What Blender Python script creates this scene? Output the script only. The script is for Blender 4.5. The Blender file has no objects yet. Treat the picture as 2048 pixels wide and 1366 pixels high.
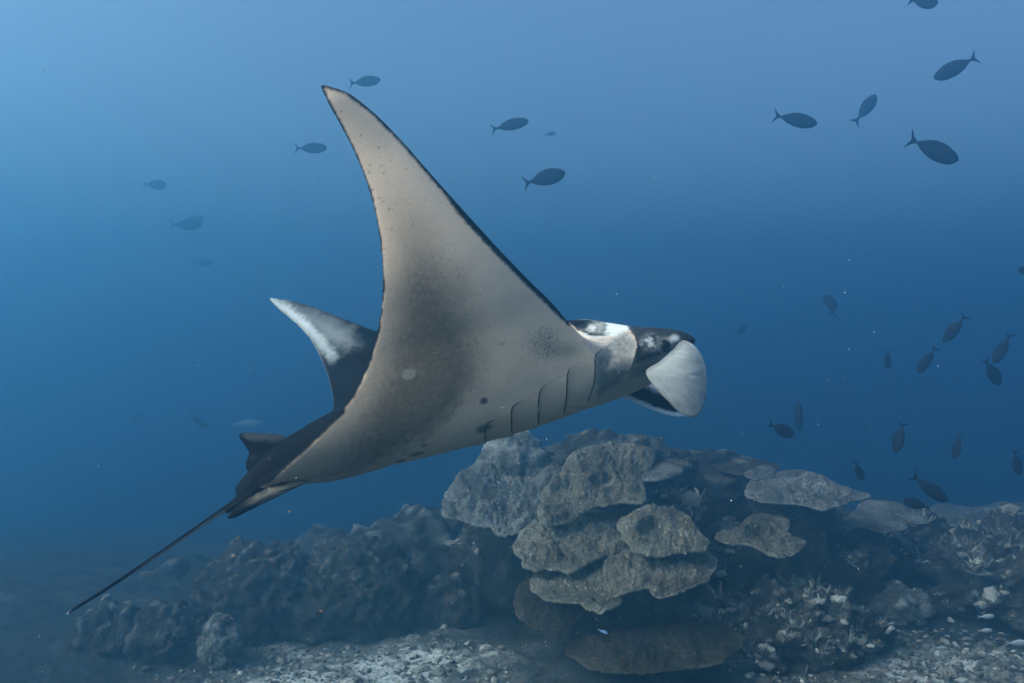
import bpy, bmesh, math, random
import numpy as np
from mathutils import Vector, Matrix
from mathutils.bvhtree import BVHTree

random.seed(7)
RNG = np.random.default_rng(11)
R = math.radians
scene = bpy.context.scene
COL = scene.collection

# ------------------------------------------------------------------ camera
CAM_H = 3.0
HFOV = 65.0
FPX = 1024 / math.tan(R(HFOV / 2))          # focal length in pixels of the 2048 px frame
CAMP = np.array([0.0, 0.0, CAM_H])
cam_d = bpy.data.cameras.new("camera")
cam = bpy.data.objects.new("camera", cam_d)
COL.objects.link(cam)
cam.location = (0, 0, CAM_H)
cam.rotation_euler = (R(90), 0, 0)
cam_d.sensor_width = 36
cam_d.lens = 18 / math.tan(R(HFOV / 2))
cam_d.clip_start = 0.05
cam_d.clip_end = 300
scene.camera = cam

# ------------------------------------------------------------------ light
SUN_EL, SUN_AZ = 38.0, -113.0                # azimuth from the view direction, negative = to the left
SUN_STRENGTH = 5.0
SKY_STRENGTH = 0.15
EXPOSURE = 0.84
world = bpy.data.worlds.new("World")
scene.world = world
world.use_nodes = True
wn, wl = world.node_tree.nodes, world.node_tree.links
wn.clear()
w_out = wn.new("ShaderNodeOutputWorld")
w_bg = wn.new("ShaderNodeBackground")
w_sky = wn.new("ShaderNodeTexSky")
w_sky.sky_type = 'NISHITA'
w_sky.sun_disc = False
w_sky.dust_density = 6.0
w_sky.sun_elevation = R(SUN_EL)
w_sky.sun_rotation = R(SUN_AZ)
w_bg.inputs["Strength"].default_value = SKY_STRENGTH
w_tint = wn.new("ShaderNodeMix")              # daylight filtered by the sea surface
w_tint.data_type = 'RGBA'
w_tint.blend_type = 'MULTIPLY'
w_tint.inputs[0].default_value = 1.0
w_tint.inputs[7].default_value = (0.86, 0.98, 1.0, 1)
wl.new(w_sky.outputs[0], w_tint.inputs[6])
wl.new(w_tint.outputs[2], w_bg.inputs["Color"])
wl.new(w_bg.outputs[0], w_out.inputs["Surface"])

sun_d = bpy.data.lights.new("sun", 'SUN')
sun_d.energy = SUN_STRENGTH
sun_d.angle = R(60)
sun_d.color = (1.0, 0.87, 0.69)
sun = bpy.data.objects.new("sun", sun_d)
COL.objects.link(sun)
sdir = Vector((math.sin(R(SUN_AZ)) * math.cos(R(SUN_EL)), math.cos(R(SUN_AZ)) * math.cos(R(SUN_EL)), math.sin(R(SUN_EL))))
sun.rotation_euler = (-sdir).to_track_quat('-Z', 'Y').to_euler()
sun.location = (0, 0, 20)

scene.view_settings.view_transform = 'Standard'
scene.view_settings.look = 'None'
scene.view_settings.exposure = EXPOSURE
scene.view_settings.gamma = 1
scene.view_settings.use_curve_mapping = False
scene.render.engine = 'CYCLES'
cy = scene.cycles
cy.use_denoising = True
cy.denoiser = 'OPENIMAGEDENOISE'
cy.max_bounces = 8
cy.diffuse_bounces = 3
cy.glossy_bounces = 2
cy.volume_bounces = 4
cy.sample_clamp_indirect = 3.0
cy.caustics_reflective = False
cy.caustics_refractive = False

# haze (the water body)
WATER_DENSITY = 0.094
WATER_COLOR = (0.185, 0.50, 0.72)
WATER_G = 0.83

# ------------------------------------------------------------------ helpers
def P(px, py, d):
    """point at depth d seen at picture position (px, py) of the 2048 px frame"""
    return np.array([(px - 1024) / FPX * d, d, CAM_H - (py - 683) / FPX * d])

def proj(v):
    v = np.asarray(v, float)
    d = np.maximum(v[..., 1], 1e-3)
    return np.stack([1024 + v[..., 0] / d * FPX, 683 - (v[..., 2] - CAM_H) / d * FPX], -1)

def sstep(a, b, x):
    t = np.clip((x - a) / (b - a), 0, 1)
    return t * t * (3 - 2 * t)

_perm = np.random.default_rng(5).permutation(256)
_perm = np.concatenate([_perm, _perm, _perm])
_grad = np.random.default_rng(6).normal(size=(256, 3))
_grad /= np.linalg.norm(_grad, axis=1, keepdims=True)

def perlin(p):
    p = np.asarray(p, float)
    i = np.floor(p).astype(int)
    f = p - i
    i &= 255
    u = f * f * f * (f * (f * 6 - 15) + 10)
    out = 0
    for dx in (0, 1):
        for dy in (0, 1):
            for dz in (0, 1):
                h = _perm[_perm[_perm[i[..., 0] + dx] + i[..., 1] + dy] + i[..., 2] + dz]
                g = _grad[h]
                dot = g[..., 0] * (f[..., 0] - dx) + g[..., 1] * (f[..., 1] - dy) + g[..., 2] * (f[..., 2] - dz)
                w = (u[..., 0] if dx else 1 - u[..., 0]) * (u[..., 1] if dy else 1 - u[..., 1]) * (u[..., 2] if dz else 1 - u[..., 2])
                out = out + w * dot
    return out * 1.6

def fbm(p, octaves=4, gain=0.5, ridged=False):
    p = np.asarray(p, float)
    a, s, out = 1.0, 1.0, 0
    for k in range(octaves):
        n = perlin(p * s + k * 17.3)
        if ridged:
            n = 1 - 2 * np.abs(n)
        out = out + a * n
        a *= gain
        s *= 2.03
    return out

def worley(p, seeds, r):
    """knob height: rounded bumps of radius r about the seed points"""
    out = np.zeros(len(p))
    for k in range(0, len(p), 4000):
        d2 = ((p[k:k + 4000, None, :] - seeds[None]) ** 2).sum(-1)
        m = d2.min(1)
        out[k:k + 4000] = np.sqrt(np.clip(1 - m / (r * r), 0, 1))
    return out

def mesh_obj(name, verts, faces, mat=None, parent=None, smooth=True):
    me = bpy.data.meshes.new(name)
    me.from_pydata([tuple(map(float, v)) for v in verts], [], [tuple(f) for f in faces])
    me.update()
    if smooth:
        me.polygons.foreach_set("use_smooth", [True] * len(me.polygons))
    if mat:
        me.materials.append(mat)
    o = bpy.data.objects.new(name, me)
    COL.objects.link(o)
    if parent is not None:
        o.parent = parent
    return o

def empty(name, loc=(0, 0, 0)):
    o = bpy.data.objects.new(name, None)
    o.location = loc
    o.empty_display_size = 0.1
    COL.objects.link(o)
    return o

def tag(o, label=None, cat=None, group=None, kind=None):
    if label: o["label"] = label
    if cat: o["category"] = cat
    if group: o["group"] = group
    if kind: o["kind"] = kind
    return o

def cr(pts, n, closed=False):
    """Catmull-Rom resampling of a polyline to n points, even in arc length"""
    pts = np.asarray(pts, float)
    if closed:
        ext = np.vstack([pts[-1], pts, pts[0], pts[1]])
        segs = len(pts)
    else:
        ext = np.vstack([2 * pts[0] - pts[1], pts, 2 * pts[-1] - pts[-2]])
        segs = len(pts) - 1
    res = []
    for k in range(segs):
        p0, p1, p2, p3 = ext[k:k + 4]
        t = np.linspace(0, 1, 24, endpoint=False)[:, None]
        res.append(0.5 * (2 * p1 + (p2 - p0) * t + (2 * p0 - 5 * p1 + 4 * p2 - p3) * t ** 2 + (3 * p1 - p0 - 3 * p2 + p3) * t ** 3))
    res = np.vstack(res + [pts[:1] if closed else pts[-1:]])
    d = np.r_[0, np.cumsum(np.linalg.norm(np.diff(res, axis=0), axis=1))]
    s = np.linspace(0, d[-1], n, endpoint=not closed)
    return np.stack([np.interp(s, d, res[:, k]) for k in range(res.shape[1])], 1)

def grid_faces(nr, nc, wrap=True, off=0):
    f = []
    for r in range(nr - 1):
        for c in range(nc if wrap else nc - 1):
            c2 = (c + 1) % nc
            f.append((off + r * nc + c, off + r * nc + c2, off + (r + 1) * nc + c2, off + (r + 1) * nc + c))
    return f

def loft(rings):
    """closed surface through rings (each n x 3), ends capped"""
    n = len(rings[0])
    v = np.vstack(rings)
    f = grid_faces(len(rings), n)
    a, b = len(v), len(v) + 1
    v = np.vstack([v, rings[0].mean(0), rings[-1].mean(0)])
    last = (len(rings) - 1) * n
    for c in range(n):
        f.append((a, (c + 1) % n, c))
        f.append((b, last + c, last + (c + 1) % n))
    return v, f

def lens(outline, nrm, thick, bulge=0.0, rings=6, edge=0.002):
    """thin closed sheet inside a 3D outline, thickest in its middle, bulged along nrm"""
    outline = np.asarray(outline, float)
    n = len(outline)
    c = outline.mean(0)
    nrm = np.asarray(nrm, float) / np.linalg.norm(nrm)
    ss = np.linspace(1, 0.04, rings)
    top, bot = [], []
    for s in ss:
        q = c + (outline - c) * s
        b = bulge * (1 - s ** 2)
        t = edge + (thick - edge) * (1 - s ** 2)
        top.append(q + nrm * (b + t / 2))
        bot.append(q + nrm * (b - t / 2))
    return loft(top[::-1] + bot)

def fix_normals(o):
    bm = bmesh.new()
    bm.from_mesh(o.data)
    bmesh.ops.recalc_face_normals(bm, faces=bm.faces)
    bm.to_mesh(o.data)
    bm.free()

# ------------------------------------------------------------------ materials
def new_mat(name):
    m = bpy.data.materials.new(name)
    m.use_nodes = True
    nt = m.node_tree
    bsdf = nt.nodes["Principled BSDF"]
    return m, nt, bsdf

def ramp(nt, src, stops):
    r = nt.nodes.new("ShaderNodeValToRGB")
    e = r.color_ramp.elements
    while len(e) < len(stops):
        e.new(0.5)
    for k, (p, c) in enumerate(stops):
        e[k].position = p
        e[k].color = (*c, 1) if len(c) == 3 else c
    nt.links.new(src, r.inputs[0])
    return r.outputs[0]

def noise(nt, scale, detail=4, rough=0.55, vec=None, kind="noise"):
    if kind == "noise":
        n = nt.nodes.new("ShaderNodeTexNoise")
        n.inputs["Detail"].default_value = detail
        n.inputs["Roughness"].default_value = rough
    else:
        n = nt.nodes.new("ShaderNodeTexVoronoi")
    n.inputs["Scale"].default_value = scale
    if vec is not None:
        nt.links.new(vec, n.inputs["Vector"])
    return n.outputs["Fac"] if kind == "noise" else n.outputs["Distance"]

def mix(nt, fac, a, b, mode='MIX'):
    m = nt.nodes.new("ShaderNodeMix")
    m.data_type = 'RGBA'
    m.blend_type = mode
    for sock, val in ((m.inputs["Factor"], fac), (m.inputs["A"], a), (m.inputs["B"], b)):
        pass
    ins = {"f": m.inputs[0], "a": m.inputs[6], "b": m.inputs[7]}
    for key, val in (("f", fac), ("a", a), ("b", b)):
        if hasattr(val, "is_linked"):
            nt.links.new(val, ins[key])
        elif isinstance(val, (int, float)):
            ins[key].default_value = val
        else:
            ins[key].default_value = (*val, 1)
    return m.outputs[2]

def bump(nt, bsdf, height, strength=0.5, dist=0.01):
    b = nt.nodes.new("ShaderNodeBump")
    b.inputs["Strength"].default_value = strength
    b.inputs["Distance"].default_value = dist
    nt.links.new(height, b.inputs["Height"])
    nt.links.new(b.outputs[0], bsdf.inputs["Normal"])

def objcoord(nt):
    t = nt.nodes.new("ShaderNodeTexCoord")
    return t.outputs["Object"]

def mat_coral(name, base, pale, dark, polyp=90.0, rough=0.95, lump=3.0):
    m, nt, bs = new_mat(name)
    co = objcoord(nt)
    big = ramp(nt, noise(nt, lump, 5, 0.6, co), [(0.34, dark), (0.52, base), (0.70, pale)])
    sp = ramp(nt, noise(nt, 38, 4, 0.65, co), [(0.40, (0.42, 0.42, 0.42)), (0.62, (1.3, 1.3, 1.3))])
    c = mix(nt, 1.0, big, sp, 'MULTIPLY')
    tp = nt.nodes.new("ShaderNodeAttribute"); tp.attribute_name = "tip"
    c = mix(nt, tp.outputs["Fac"], c, tuple(min(0.75, 1.9 * x) for x in pale))
    fl = ramp(nt, noise(nt, 27, 3, 0.55, co), [(0.665, (0, 0, 0)), (0.71, (1, 1, 1))])
    c = mix(nt, fl, c, tuple(min(0.75, 2.2 * x) for x in pale))
    nt.links.new(c, bs.inputs["Base Color"])
    bs.inputs["Roughness"].default_value = rough
    bs.inputs["Specular IOR Level"].default_value = 0.1
    h = nt.nodes.new("ShaderNodeMath")
    h.operation = 'ADD'
    nt.links.new(noise(nt, polyp, 2, 0.6, co), h.inputs[0])
    nt.links.new(noise(nt, 24, 5, 0.6, co), h.inputs[1])
    bump(nt, bs, h.outputs[0], 0.9, 0.03)
    return m

M_PLATE = mat_coral("coral_olive", (0.205, 0.182, 0.138), (0.31, 0.28, 0.22), (0.095, 0.083, 0.064))
M_PLATE2 = mat_coral("coral_grey", (0.19, 0.186, 0.17), (0.30, 0.295, 0.27), (0.09, 0.088, 0.078))
M_PLATE3 = mat_coral("coral_brown", (0.07, 0.058, 0.042), (0.115, 0.098, 0.072), (0.035, 0.03, 0.023))  # brown coral, with shade from the plates above put into its colour
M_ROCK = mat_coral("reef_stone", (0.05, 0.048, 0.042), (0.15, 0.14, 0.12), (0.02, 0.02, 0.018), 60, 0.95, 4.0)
M_LOBE = mat_coral("coral_lobes", (0.065, 0.062, 0.053), (0.115, 0.11, 0.095), (0.035, 0.034, 0.03), 70, 0.95, 2.5)

def mat_sand():
    m, nt, bs = new_mat("seabed_sand")
    co = objcoord(nt)
    sm = nt.nodes.new("ShaderNodeAttribute"); sm.attribute_name = "sand"
    pa = nt.nodes.new("ShaderNodeMath"); pa.operation = 'MULTIPLY_ADD'
    nt.links.new(sm.outputs["Fac"], pa.inputs[0]); pa.inputs[1].default_value = 0.36
    nt.links.new(noise(nt, 1.6, 7, 0.66, co), pa.inputs[2])
    pb = nt.nodes.new("ShaderNodeMath"); pb.operation = 'SUBTRACT'
    nt.links.new(pa.outputs[0], pb.inputs[0]); pb.inputs[1].default_value = 0.09
    c = ramp(nt, pb.outputs[0], [(0.40, (0.058, 0.066, 0.07)), (0.60, (0.115, 0.12, 0.118)), (0.71, (0.30, 0.285, 0.25)), (0.78, (0.82, 0.80, 0.74))])
    fine = ramp(nt, noise(nt, 26, 5, 0.7, co), [(0.36, (0.30, 0.30, 0.30)), (0.6, (1.15, 1.15, 1.15))])
    c = mix(nt, 0.9, c, fine, 'MULTIPLY')
    nt.links.new(c, bs.inputs["Base Color"])
    bs.inputs["Roughness"].default_value = 1.0
    bs.inputs["Specular IOR Level"].default_value = 0.05
    bump(nt, bs, noise(nt, 30, 6, 0.7, co), 1.0, 0.05)
    return m
M_SAND = mat_sand()

def mat_rubble(name, a, b):
    m, nt, bs = new_mat(name)
    g = nt.nodes.new("ShaderNodeNewGeometry")
    c = ramp(nt, g.outputs["Random Per Island"], [(0.0, a), (0.75, tuple(0.5 * (x + y) for x, y in zip(a, b))), (0.93, b), (1.0, tuple(min(0.8, 1.3 * x) for x in b))])
    n = ramp(nt, noise(nt, 60, 3, 0.6, objcoord(nt)), [(0.35, (0.55, 0.55, 0.55)), (0.65, (1.1, 1.1, 1.1))])
    c = mix(nt, 1.0, c, n, 'MULTIPLY')
    nt.links.new(c, bs.inputs["Base Color"])
    bs.inputs["Roughness"].default_value = 1.0
    bs.inputs["Specular IOR Level"].default_value = 0.05
    return m
M_RUBBLE = mat_rubble("rubble_mixed", (0.06, 0.055, 0.048), (0.5, 0.47, 0.41))
M_TWIG = mat_rubble("branch_tips", (0.06, 0.055, 0.045), (0.38, 0.36, 0.31))

def mat_skin():
    m, nt, bs = new_mat("manta_skin")
    a = nt.nodes.new("ShaderNodeAttribute")
    a.attribute_name = "pigment"
    co = objcoord(nt)
    n = ramp(nt, noise(nt, 210, 3, 0.7, co), [(0.35, (0.90, 0.90, 0.90)), (0.65, (1.04, 1.04, 1.04))])
    c = mix(nt, 1.0, a.outputs["Color"], n, 'MULTIPLY')
    n2 = ramp(nt, noise(nt, 9, 4, 0.6, co), [(0.3, (0.93, 0.93, 0.93)), (0.7, (1.03, 1.03, 1.03))])
    c = mix(nt, 1.0, c, n2, 'MULTIPLY')
    ad = nt.nodes.new("ShaderNodeMath"); ad.operation = 'MULTIPLY_ADD'
    nt.links.new(a.outputs["Alpha"], ad.inputs[0]); ad.inputs[1].default_value = 0.30
    nt.links.new(noise(nt, 95, 3, 0.65, co), ad.inputs[2])
    spk = ramp(nt, ad.outputs[0], [(0.62, (0, 0, 0)), (0.80, (0.6, 0.6, 0.6))])
    c = mix(nt, spk, c, (0.085, 0.078, 0.068))
    nt.links.new(c, bs.inputs["Base Color"])
    bs.inputs["Roughness"].default_value = 0.5
    bs.inputs["Specular IOR Level"].default_value = 0.5
    bump(nt, bs, noise(nt, 160, 3, 0.6, co), 0.25, 0.004)
    return m
M_SKIN = mat_skin()

def mat_plain(name, c, rough=0.6, spec=0.3, var=0.2, scale=30):
    m, nt, bs = new_mat(name)
    n = ramp(nt, noise(nt, scale, 3, 0.6, objcoord(nt)), [(0.3, tuple(x * (1 - var) for x in c)), (0.7, tuple(min(1, x * (1 + var)) for x in c))])
    nt.links.new(n, bs.inputs["Base Color"])
    bs.inputs["Roughness"].default_value = rough
    bs.inputs["Specular IOR Level"].default_value = spec
    return m
M_GILL = mat_plain("gill_shadow_skin", (0.035, 0.033, 0.032), 0.8, 0.1)
M_EYE = mat_plain("eye_black", (0.008, 0.008, 0.01), 0.15, 0.5)
M_FISH = mat_plain("fish_dark", (0.014, 0.0145, 0.015), 0.6, 0.25, 0.35, 14)
M_FISHFIN = mat_plain("fish_fin_dark", (0.012, 0.013, 0.016), 0.7, 0.2)
M_FISHPALE = mat_plain("fish_pale", (0.33, 0.36, 0.38), 0.45, 0.4)
M_FISHBLUE = mat_plain("fish_blue", (0.22, 0.36, 0.62), 0.45, 0.4)
M_FISHORANGE = mat_plain("fish_orange", (0.5, 0.24, 0.09), 0.5, 0.3)
for _m in bpy.data.materials:                 # everything is under water: little mirror reflection
    if _m.use_nodes and "Principled BSDF" in _m.node_tree.nodes:
        _m.node_tree.nodes["Principled BSDF"].inputs["IOR"].default_value = 1.08
M_EYE.node_tree.nodes["Principled BSDF"].inputs["IOR"].default_value = 1.25
M_SNOW = mat_plain("particle_pale", (0.42, 0.42, 0.40), 0.9, 0.1)

# ------------------------------------------------------------------ water body and seabed
def haze_box():
    x0, x1, y0, y1, z0, z1 = -36, 36, -2.6, 46, -11.5, 8.4
    v = [(x, y, z) for x in (x0, x1) for y in (y0, y1) for z in (z0, z1)]
    f = [(0, 1, 3, 2), (4, 6, 7, 5), (0, 4, 5, 1), (2, 3, 7, 6), (0, 2, 6, 4), (1, 5, 7, 3)]
    m = bpy.data.materials.new("blue_water")
    m.use_nodes = True
    nt = m.node_tree
    nt.nodes.clear()
    o = nt.nodes.new("ShaderNodeOutputMaterial")
    pv = nt.nodes.new("ShaderNodeVolumePrincipled")
    pv.inputs["Color"].default_value = (*WATER_COLOR, 1)
    pv.inputs["Density"].default_value = WATER_DENSITY
    pv.inputs["Anisotropy"].default_value = WATER_G
    nt.links.new(pv.outputs[0], o.inputs["Volume"])
    ob = mesh_obj("haze", v, f, m, smooth=False)
    tag(ob, kind="stuff")
    return ob
haze_box()

def ground_z(x, y):
    x = np.asarray(x, float); y = np.asarray(y, float)
    p = np.stack([x * 0.45, y * 0.45, np.zeros_like(x)], -1)
    z = 0.10 * fbm(p, 3) + 0.03 * fbm(p * 6, 3)
    z = z + 0.25 * sstep(-2.0, -5.5, x) * sstep(6.5, 9, y)
    z = z - (0.20 - 0.06 * sstep(2.0, 5.0, x)) * (np.sqrt((np.clip(y, 0, 30) - 9.5) ** 2 + 1.0) + np.clip(y, 0, 30) - 9.5) / 2
    return z

def build_ground():
    xs = np.r_[np.linspace(-21, -6, 40, endpoint=False), np.linspace(-6, 6, 300, endpoint=False), np.linspace(6, 21, 41)]
    ys = np.r_[np.linspace(-2, 5.6, 24, endpoint=False), np.linspace(5.6, 11, 190, endpoint=False), np.linspace(11, 29.5, 60)]
    X, Y = np.meshgrid(xs, ys)
    Z = ground_z(X, Y)
    Z = Z + 0.018 * fbm(np.stack([X * 5, Y * 5, X * 0], -1), 4)
    v = np.stack([X, Y, Z], -1).reshape(-1, 3)
    o = mesh_obj("seabed", v, grid_faces(len(ys), len(xs), wrap=False), M_SAND)
    sx, sy = v[:, 0], v[:, 1]
    sand = np.maximum(sstep(1.9, 0.5, np.hypot((sx + 1.3) / 1.3, (sy - 7.2) / 0.9)), sstep(1.8, 0.4, np.hypot((sx - 3.7) / 1.2, (sy - 7.3) / 0.75)))
    o.data.attributes.new("sand", 'FLOAT', 'POINT').data.foreach_set("value", sand.astype(np.float32))
    tag(o, kind="structure")
build_ground()

# ------------------------------------------------------------------ corals and reef stone
def plate(name, label, group, poly, d_front, d_back, mat, thick=0.07, under=0.35, rough=0.05, dome=0.05, n=190, rings=48, pits=(), seed=0, jag=0.055):
    out = cr(poly, n, closed=True)
    lo, hi = out[:, 1].max(), out[:, 1].min()
    dep = lambda py: d_front + (d_back - d_front) * np.clip((lo - py) / max(lo - hi, 1), 0, 1)
    O3 = np.array([P(a, b, dep(b)) for a, b in out])
    c = O3.mean(0)
    size = np.linalg.norm(O3 - c, axis=1).mean()
    ang = np.linspace(0, 2 * np.pi, n, endpoint=False)
    jn = fbm(np.stack([np.cos(ang) * 3.5 + seed, np.sin(ang) * 3.5, np.full(n, seed * 1.7)], -1), 5, 0.72)
    lb = fbm(np.stack([np.cos(ang) * 2.2 + 7 * seed, np.sin(ang) * 2.2, np.full(n, seed * .7)], -1), 2, 0.6, ridged=True)
    O3 = c + (O3 - c) * (1 + jag * jn + 0.018 * lb)[:, None]
    nd = np.array([0, -0.35, 0.94])
    ss = np.linspace(0.02, 1, rings) ** 0.8
    rk = np.random.default_rng(seed + 400)
    kp = c + (O3[rk.integers(0, n, 140)] - c) * np.sqrt(rk.uniform(0, 1, 140))[:, None]
    top = []
    for s in ss:
        q = c + (O3 - c) * s
        h = 0.8 * dome * size * (1 - s ** 3)
        am = 1.3 * rough * size * (0.25 + 0.75 * (1 - s ** 8))
        nz = 1.1 * fbm(q * 2.0 / max(size, .2) + seed * 3.1, 4, 0.55) + 0.6 * fbm(q * [8, 5, 8] + seed, 5, 0.72) - 0.5 * sstep(0.35, 0.8, fbm(q * [7, 4, 7] + 3 * seed, 2))
        kb = worley(q * [1, 0.7, 1], kp * [1, 0.7, 1], 0.06) * np.clip(0.5 + 1.2 * fbm(q * 3 + seed, 2), 0, 1)
        q = q + nd * (h + am * nz + 0.022 * kb * (1 - s ** 10))[:, None]
        for (ppx, ppy, pr, pd) in pits:
            pc = proj(q)
            dd = np.hypot(pc[:, 0] - ppx, (pc[:, 1] - ppy) * 1.7) / pr
            q = q - nd * (pd * np.exp(-dd ** 4) - 0.25 * pd * np.exp(-((dd - 1.35) / 0.3) ** 2))[:, None]
        top.append(q)
    lipz = np.array([0, 0, -1.0])
    rim = top[-1]
    bot = [rim + lipz * thick * 0.5 + (rim - c) * 0.006]
    for s in (0.985, 0.93, 0.8, 0.6, 0.4, 0.2):
        q = c + (rim - c) * s + lipz * (thick + 0.12 * size * (1 - s))
        q = q + 0.25 * rough * size * np.stack([fbm(q * 6 + seed, 3)] * 3, 1) * [0.3, 0.3, 1]
        bot.append(q)
    v, f = loft(top + bot)
    o = mesh_obj(name, v, f, mat)
    fix_normals(o)
    tipv = np.zeros(len(v))
    tipv[(rings - 2) * n:(rings + 1) * n] = 0.16          # the pale growing margin
    o.data.attributes.new("tip", 'FLOAT', 'POINT').data.foreach_set("value", tipv.astype(np.float32))
    tag(o, label, "coral", group)
    return o

def ico(sub):
    bm = bmesh.new()
    bmesh.ops.create_icosphere(bm, subdivisions=sub, radius=1)
    v = np.array([x.co[:] for x in bm.verts])
    f = [tuple(q.index for q in x.verts) for x in bm.faces]
    bm.free()
    return v, f
_ICO = {k: ico(k) for k in (1, 2, 5, 6)}

def blob(name, label, cat, group, center, size, mat, sub=5, amp=0.25, freq=1.6, knobs=0, knob_r=0.09, knob_h=0.05, seed=0, flat=2.0, ridged=False, fine=0.04):
    v, f = _ICO[sub]
    d = v.copy()
    p = np.sign(v) * np.abs(v) ** (2 / flat)
    h = 1 + amp * fbm(d * freq + seed * 5.3, 4, 0.5, ridged) + fine * fbm(d * freq * 6 + seed, 4, 0.6)
    q = p * h[:, None] * np.array(size)
    if knobs:
        rg = np.random.default_rng(seed + 90)
        idx = rg.choice(len(q), knobs, replace=False)
        k = worley(q, q[idx] + rg.normal(scale=0.02, size=(knobs, 3)), knob_r)
        nrm = d / np.array(size)
        nrm /= np.linalg.norm(nrm, axis=1, keepdims=True)
        q = q + nrm * (knob_h * k)[:, None]
    o = mesh_obj(name, q, f, mat)
    if knobs:
        at = o.data.attributes.new("tip", 'FLOAT', 'POINT')
        tv_ = sstep(0.72, 1.0, k) * sstep(0.15, 0.8, nrm[:, 2]) * np.clip(0.35 + 1.2 * fbm(d * 4 + seed, 2), 0, 1)  # pale growing tips, kept to upward faces: light from above painted in
        at.data.foreach_set("value", tv_.astype(np.float32))
    o.location = tuple(center)
    tag(o, label, cat, group)
    return o

BOM = "plates of the central coral stack"
def bommie():
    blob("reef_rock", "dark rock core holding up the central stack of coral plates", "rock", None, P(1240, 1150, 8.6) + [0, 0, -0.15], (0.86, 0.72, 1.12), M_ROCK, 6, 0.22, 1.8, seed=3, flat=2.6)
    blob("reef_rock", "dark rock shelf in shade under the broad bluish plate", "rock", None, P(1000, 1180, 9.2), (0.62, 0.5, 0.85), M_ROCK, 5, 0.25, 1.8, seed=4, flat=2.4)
    plate("plate_coral", "bluish grey broad plate at the left of the coral stack, lumpy on top", BOM,
          [(890,1000),(905,965),(950,930),(1000,915),(1050,925),(1120,930),(1135,950),(1105,985),(1090,1020),(1070,1052),(1040,1063),(1005,1066),(960,1050),(925,1040),(888,1028)], 7.9, 8.8, M_PLATE2, 0.03, 0.4, 0.07, 0.10, seed=1, pits=((1010, 1030, 34, 0.06),))
    plate("plate_coral", "olive upper plate in the middle of the coral stack, just under its crest", BOM,
          [(1120,945),(1150,905),(1200,890),(1260,888),(1300,895),(1308,925),(1286,950),(1287,1000),(1240,1003),(1180,1013),(1150,1022),(1100,1012),(1090,985)], 7.7, 8.5, M_PLATE, 0.03, 0.4, 0.08, 0.12, seed=2, pits=((1135, 975, 28, 0.10), (1205, 960, 20, 0.07)))
    plate("plate_coral", "small rough knob of coral below the left end of the olive upper plate", BOM,
          [(1075,1020),(1095,1000),(1140,1000),(1160,1018),(1150,1035),(1120,1046),(1085,1046)], 7.6, 7.8, M_PLATE, 0.03, 0.3, 0.10, 0.2, seed=3, pits=((1107, 1020, 15, 0.05),), n=90, rings=22)
    plate("plate_coral", "small pale lip jutting right beside the upper plate of the stack", BOM,
          [(1283,948),(1310,927),(1345,928),(1365,940),(1335,955),(1292,960)], 8.0, 8.4, M_PLATE2, 0.02, 0.25, 0.04, 0.05, seed=4, n=90, rings=22)
    plate("plate_coral", "olive middle plate of the stack at its left, ragged lower rim and pale specks", BOM,
          [(1030,1095),(1045,1060),(1080,1036),(1150,1030),(1190,1022),(1240,1028),(1272,1062),(1256,1090),(1200,1115),(1170,1130),(1140,1145),(1100,1138),(1060,1140),(1045,1120)], 7.25, 8.1, M_PLATE, 0.03, 0.4, 0.08, 0.10, seed=5)
    plate("plate_coral", "domed olive plate with a deep round pit, right middle of the stack", BOM,
          [(1240,1045),(1290,1014),(1340,1015),(1375,1030),(1400,1065),(1420,1090),(1390,1098),(1340,1105),(1290,1108),(1262,1092)], 7.15, 7.8, M_PLATE, 0.03, 0.4, 0.07, 0.16, seed=6, pits=((1305, 1057, 26, 0.12),))
    plate("plate_coral", "wide olive plate under the pitted dome, its right rim dipping lowest", BOM,
          [(1215,1115),(1290,1090),(1340,1086),(1405,1095),(1432,1128),(1415,1155),(1380,1175),(1340,1188),(1305,1190),(1296,1176),(1260,1182),(1222,1186)], 6.9, 7.7, M_PLATE, 0.02, 0.35, 0.07, 0.08, seed=7)
    plate("plate_coral", "olive lower plate left of the wide one, with a scalloped front rim", BOM,
          [(1060,1165),(1095,1135),(1160,1125),(1225,1130),(1245,1180),(1235,1210),(1200,1222),(1175,1215),(1160,1205),(1120,1203),(1085,1195)], 6.9, 7.65, M_PLATE, 0.02, 0.35, 0.06, 0.07, seed=8)
    plate("plate_coral", "brown plate with shade painted into its colour, near the foot of the stack on its left", BOM,
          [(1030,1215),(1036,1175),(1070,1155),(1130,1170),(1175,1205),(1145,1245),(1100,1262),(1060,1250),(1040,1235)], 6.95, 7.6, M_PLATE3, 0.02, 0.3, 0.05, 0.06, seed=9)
    plate("plate_coral", "large brown plate, darkened by painted-in shade, lying lowest of the stack, nearly on the seabed", BOM,
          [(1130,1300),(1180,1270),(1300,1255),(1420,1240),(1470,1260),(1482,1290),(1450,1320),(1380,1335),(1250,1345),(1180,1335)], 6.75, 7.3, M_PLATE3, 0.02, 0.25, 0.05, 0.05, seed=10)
    blob("coral_mound", "bluish lumpy coral head crowning the left shoulder of the stack", "coral", None, P(1030, 912, 8.9) + [0, 0, -0.15], (0.36, 0.35, 0.42), M_PLATE2, 5, 0.25, 2.0, 60, 0.13, 0.05, seed=12)
    blob("coral_mound", "grey crest of lumpy coral along the top of the central stack", "coral", None, P(1230, 925, 9.1) + [0, 0, -0.1], (0.85, 0.5, 0.38), M_LOBE, 6, 0.22, 2.5, 160, 0.13, 0.06, seed=13)
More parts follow.
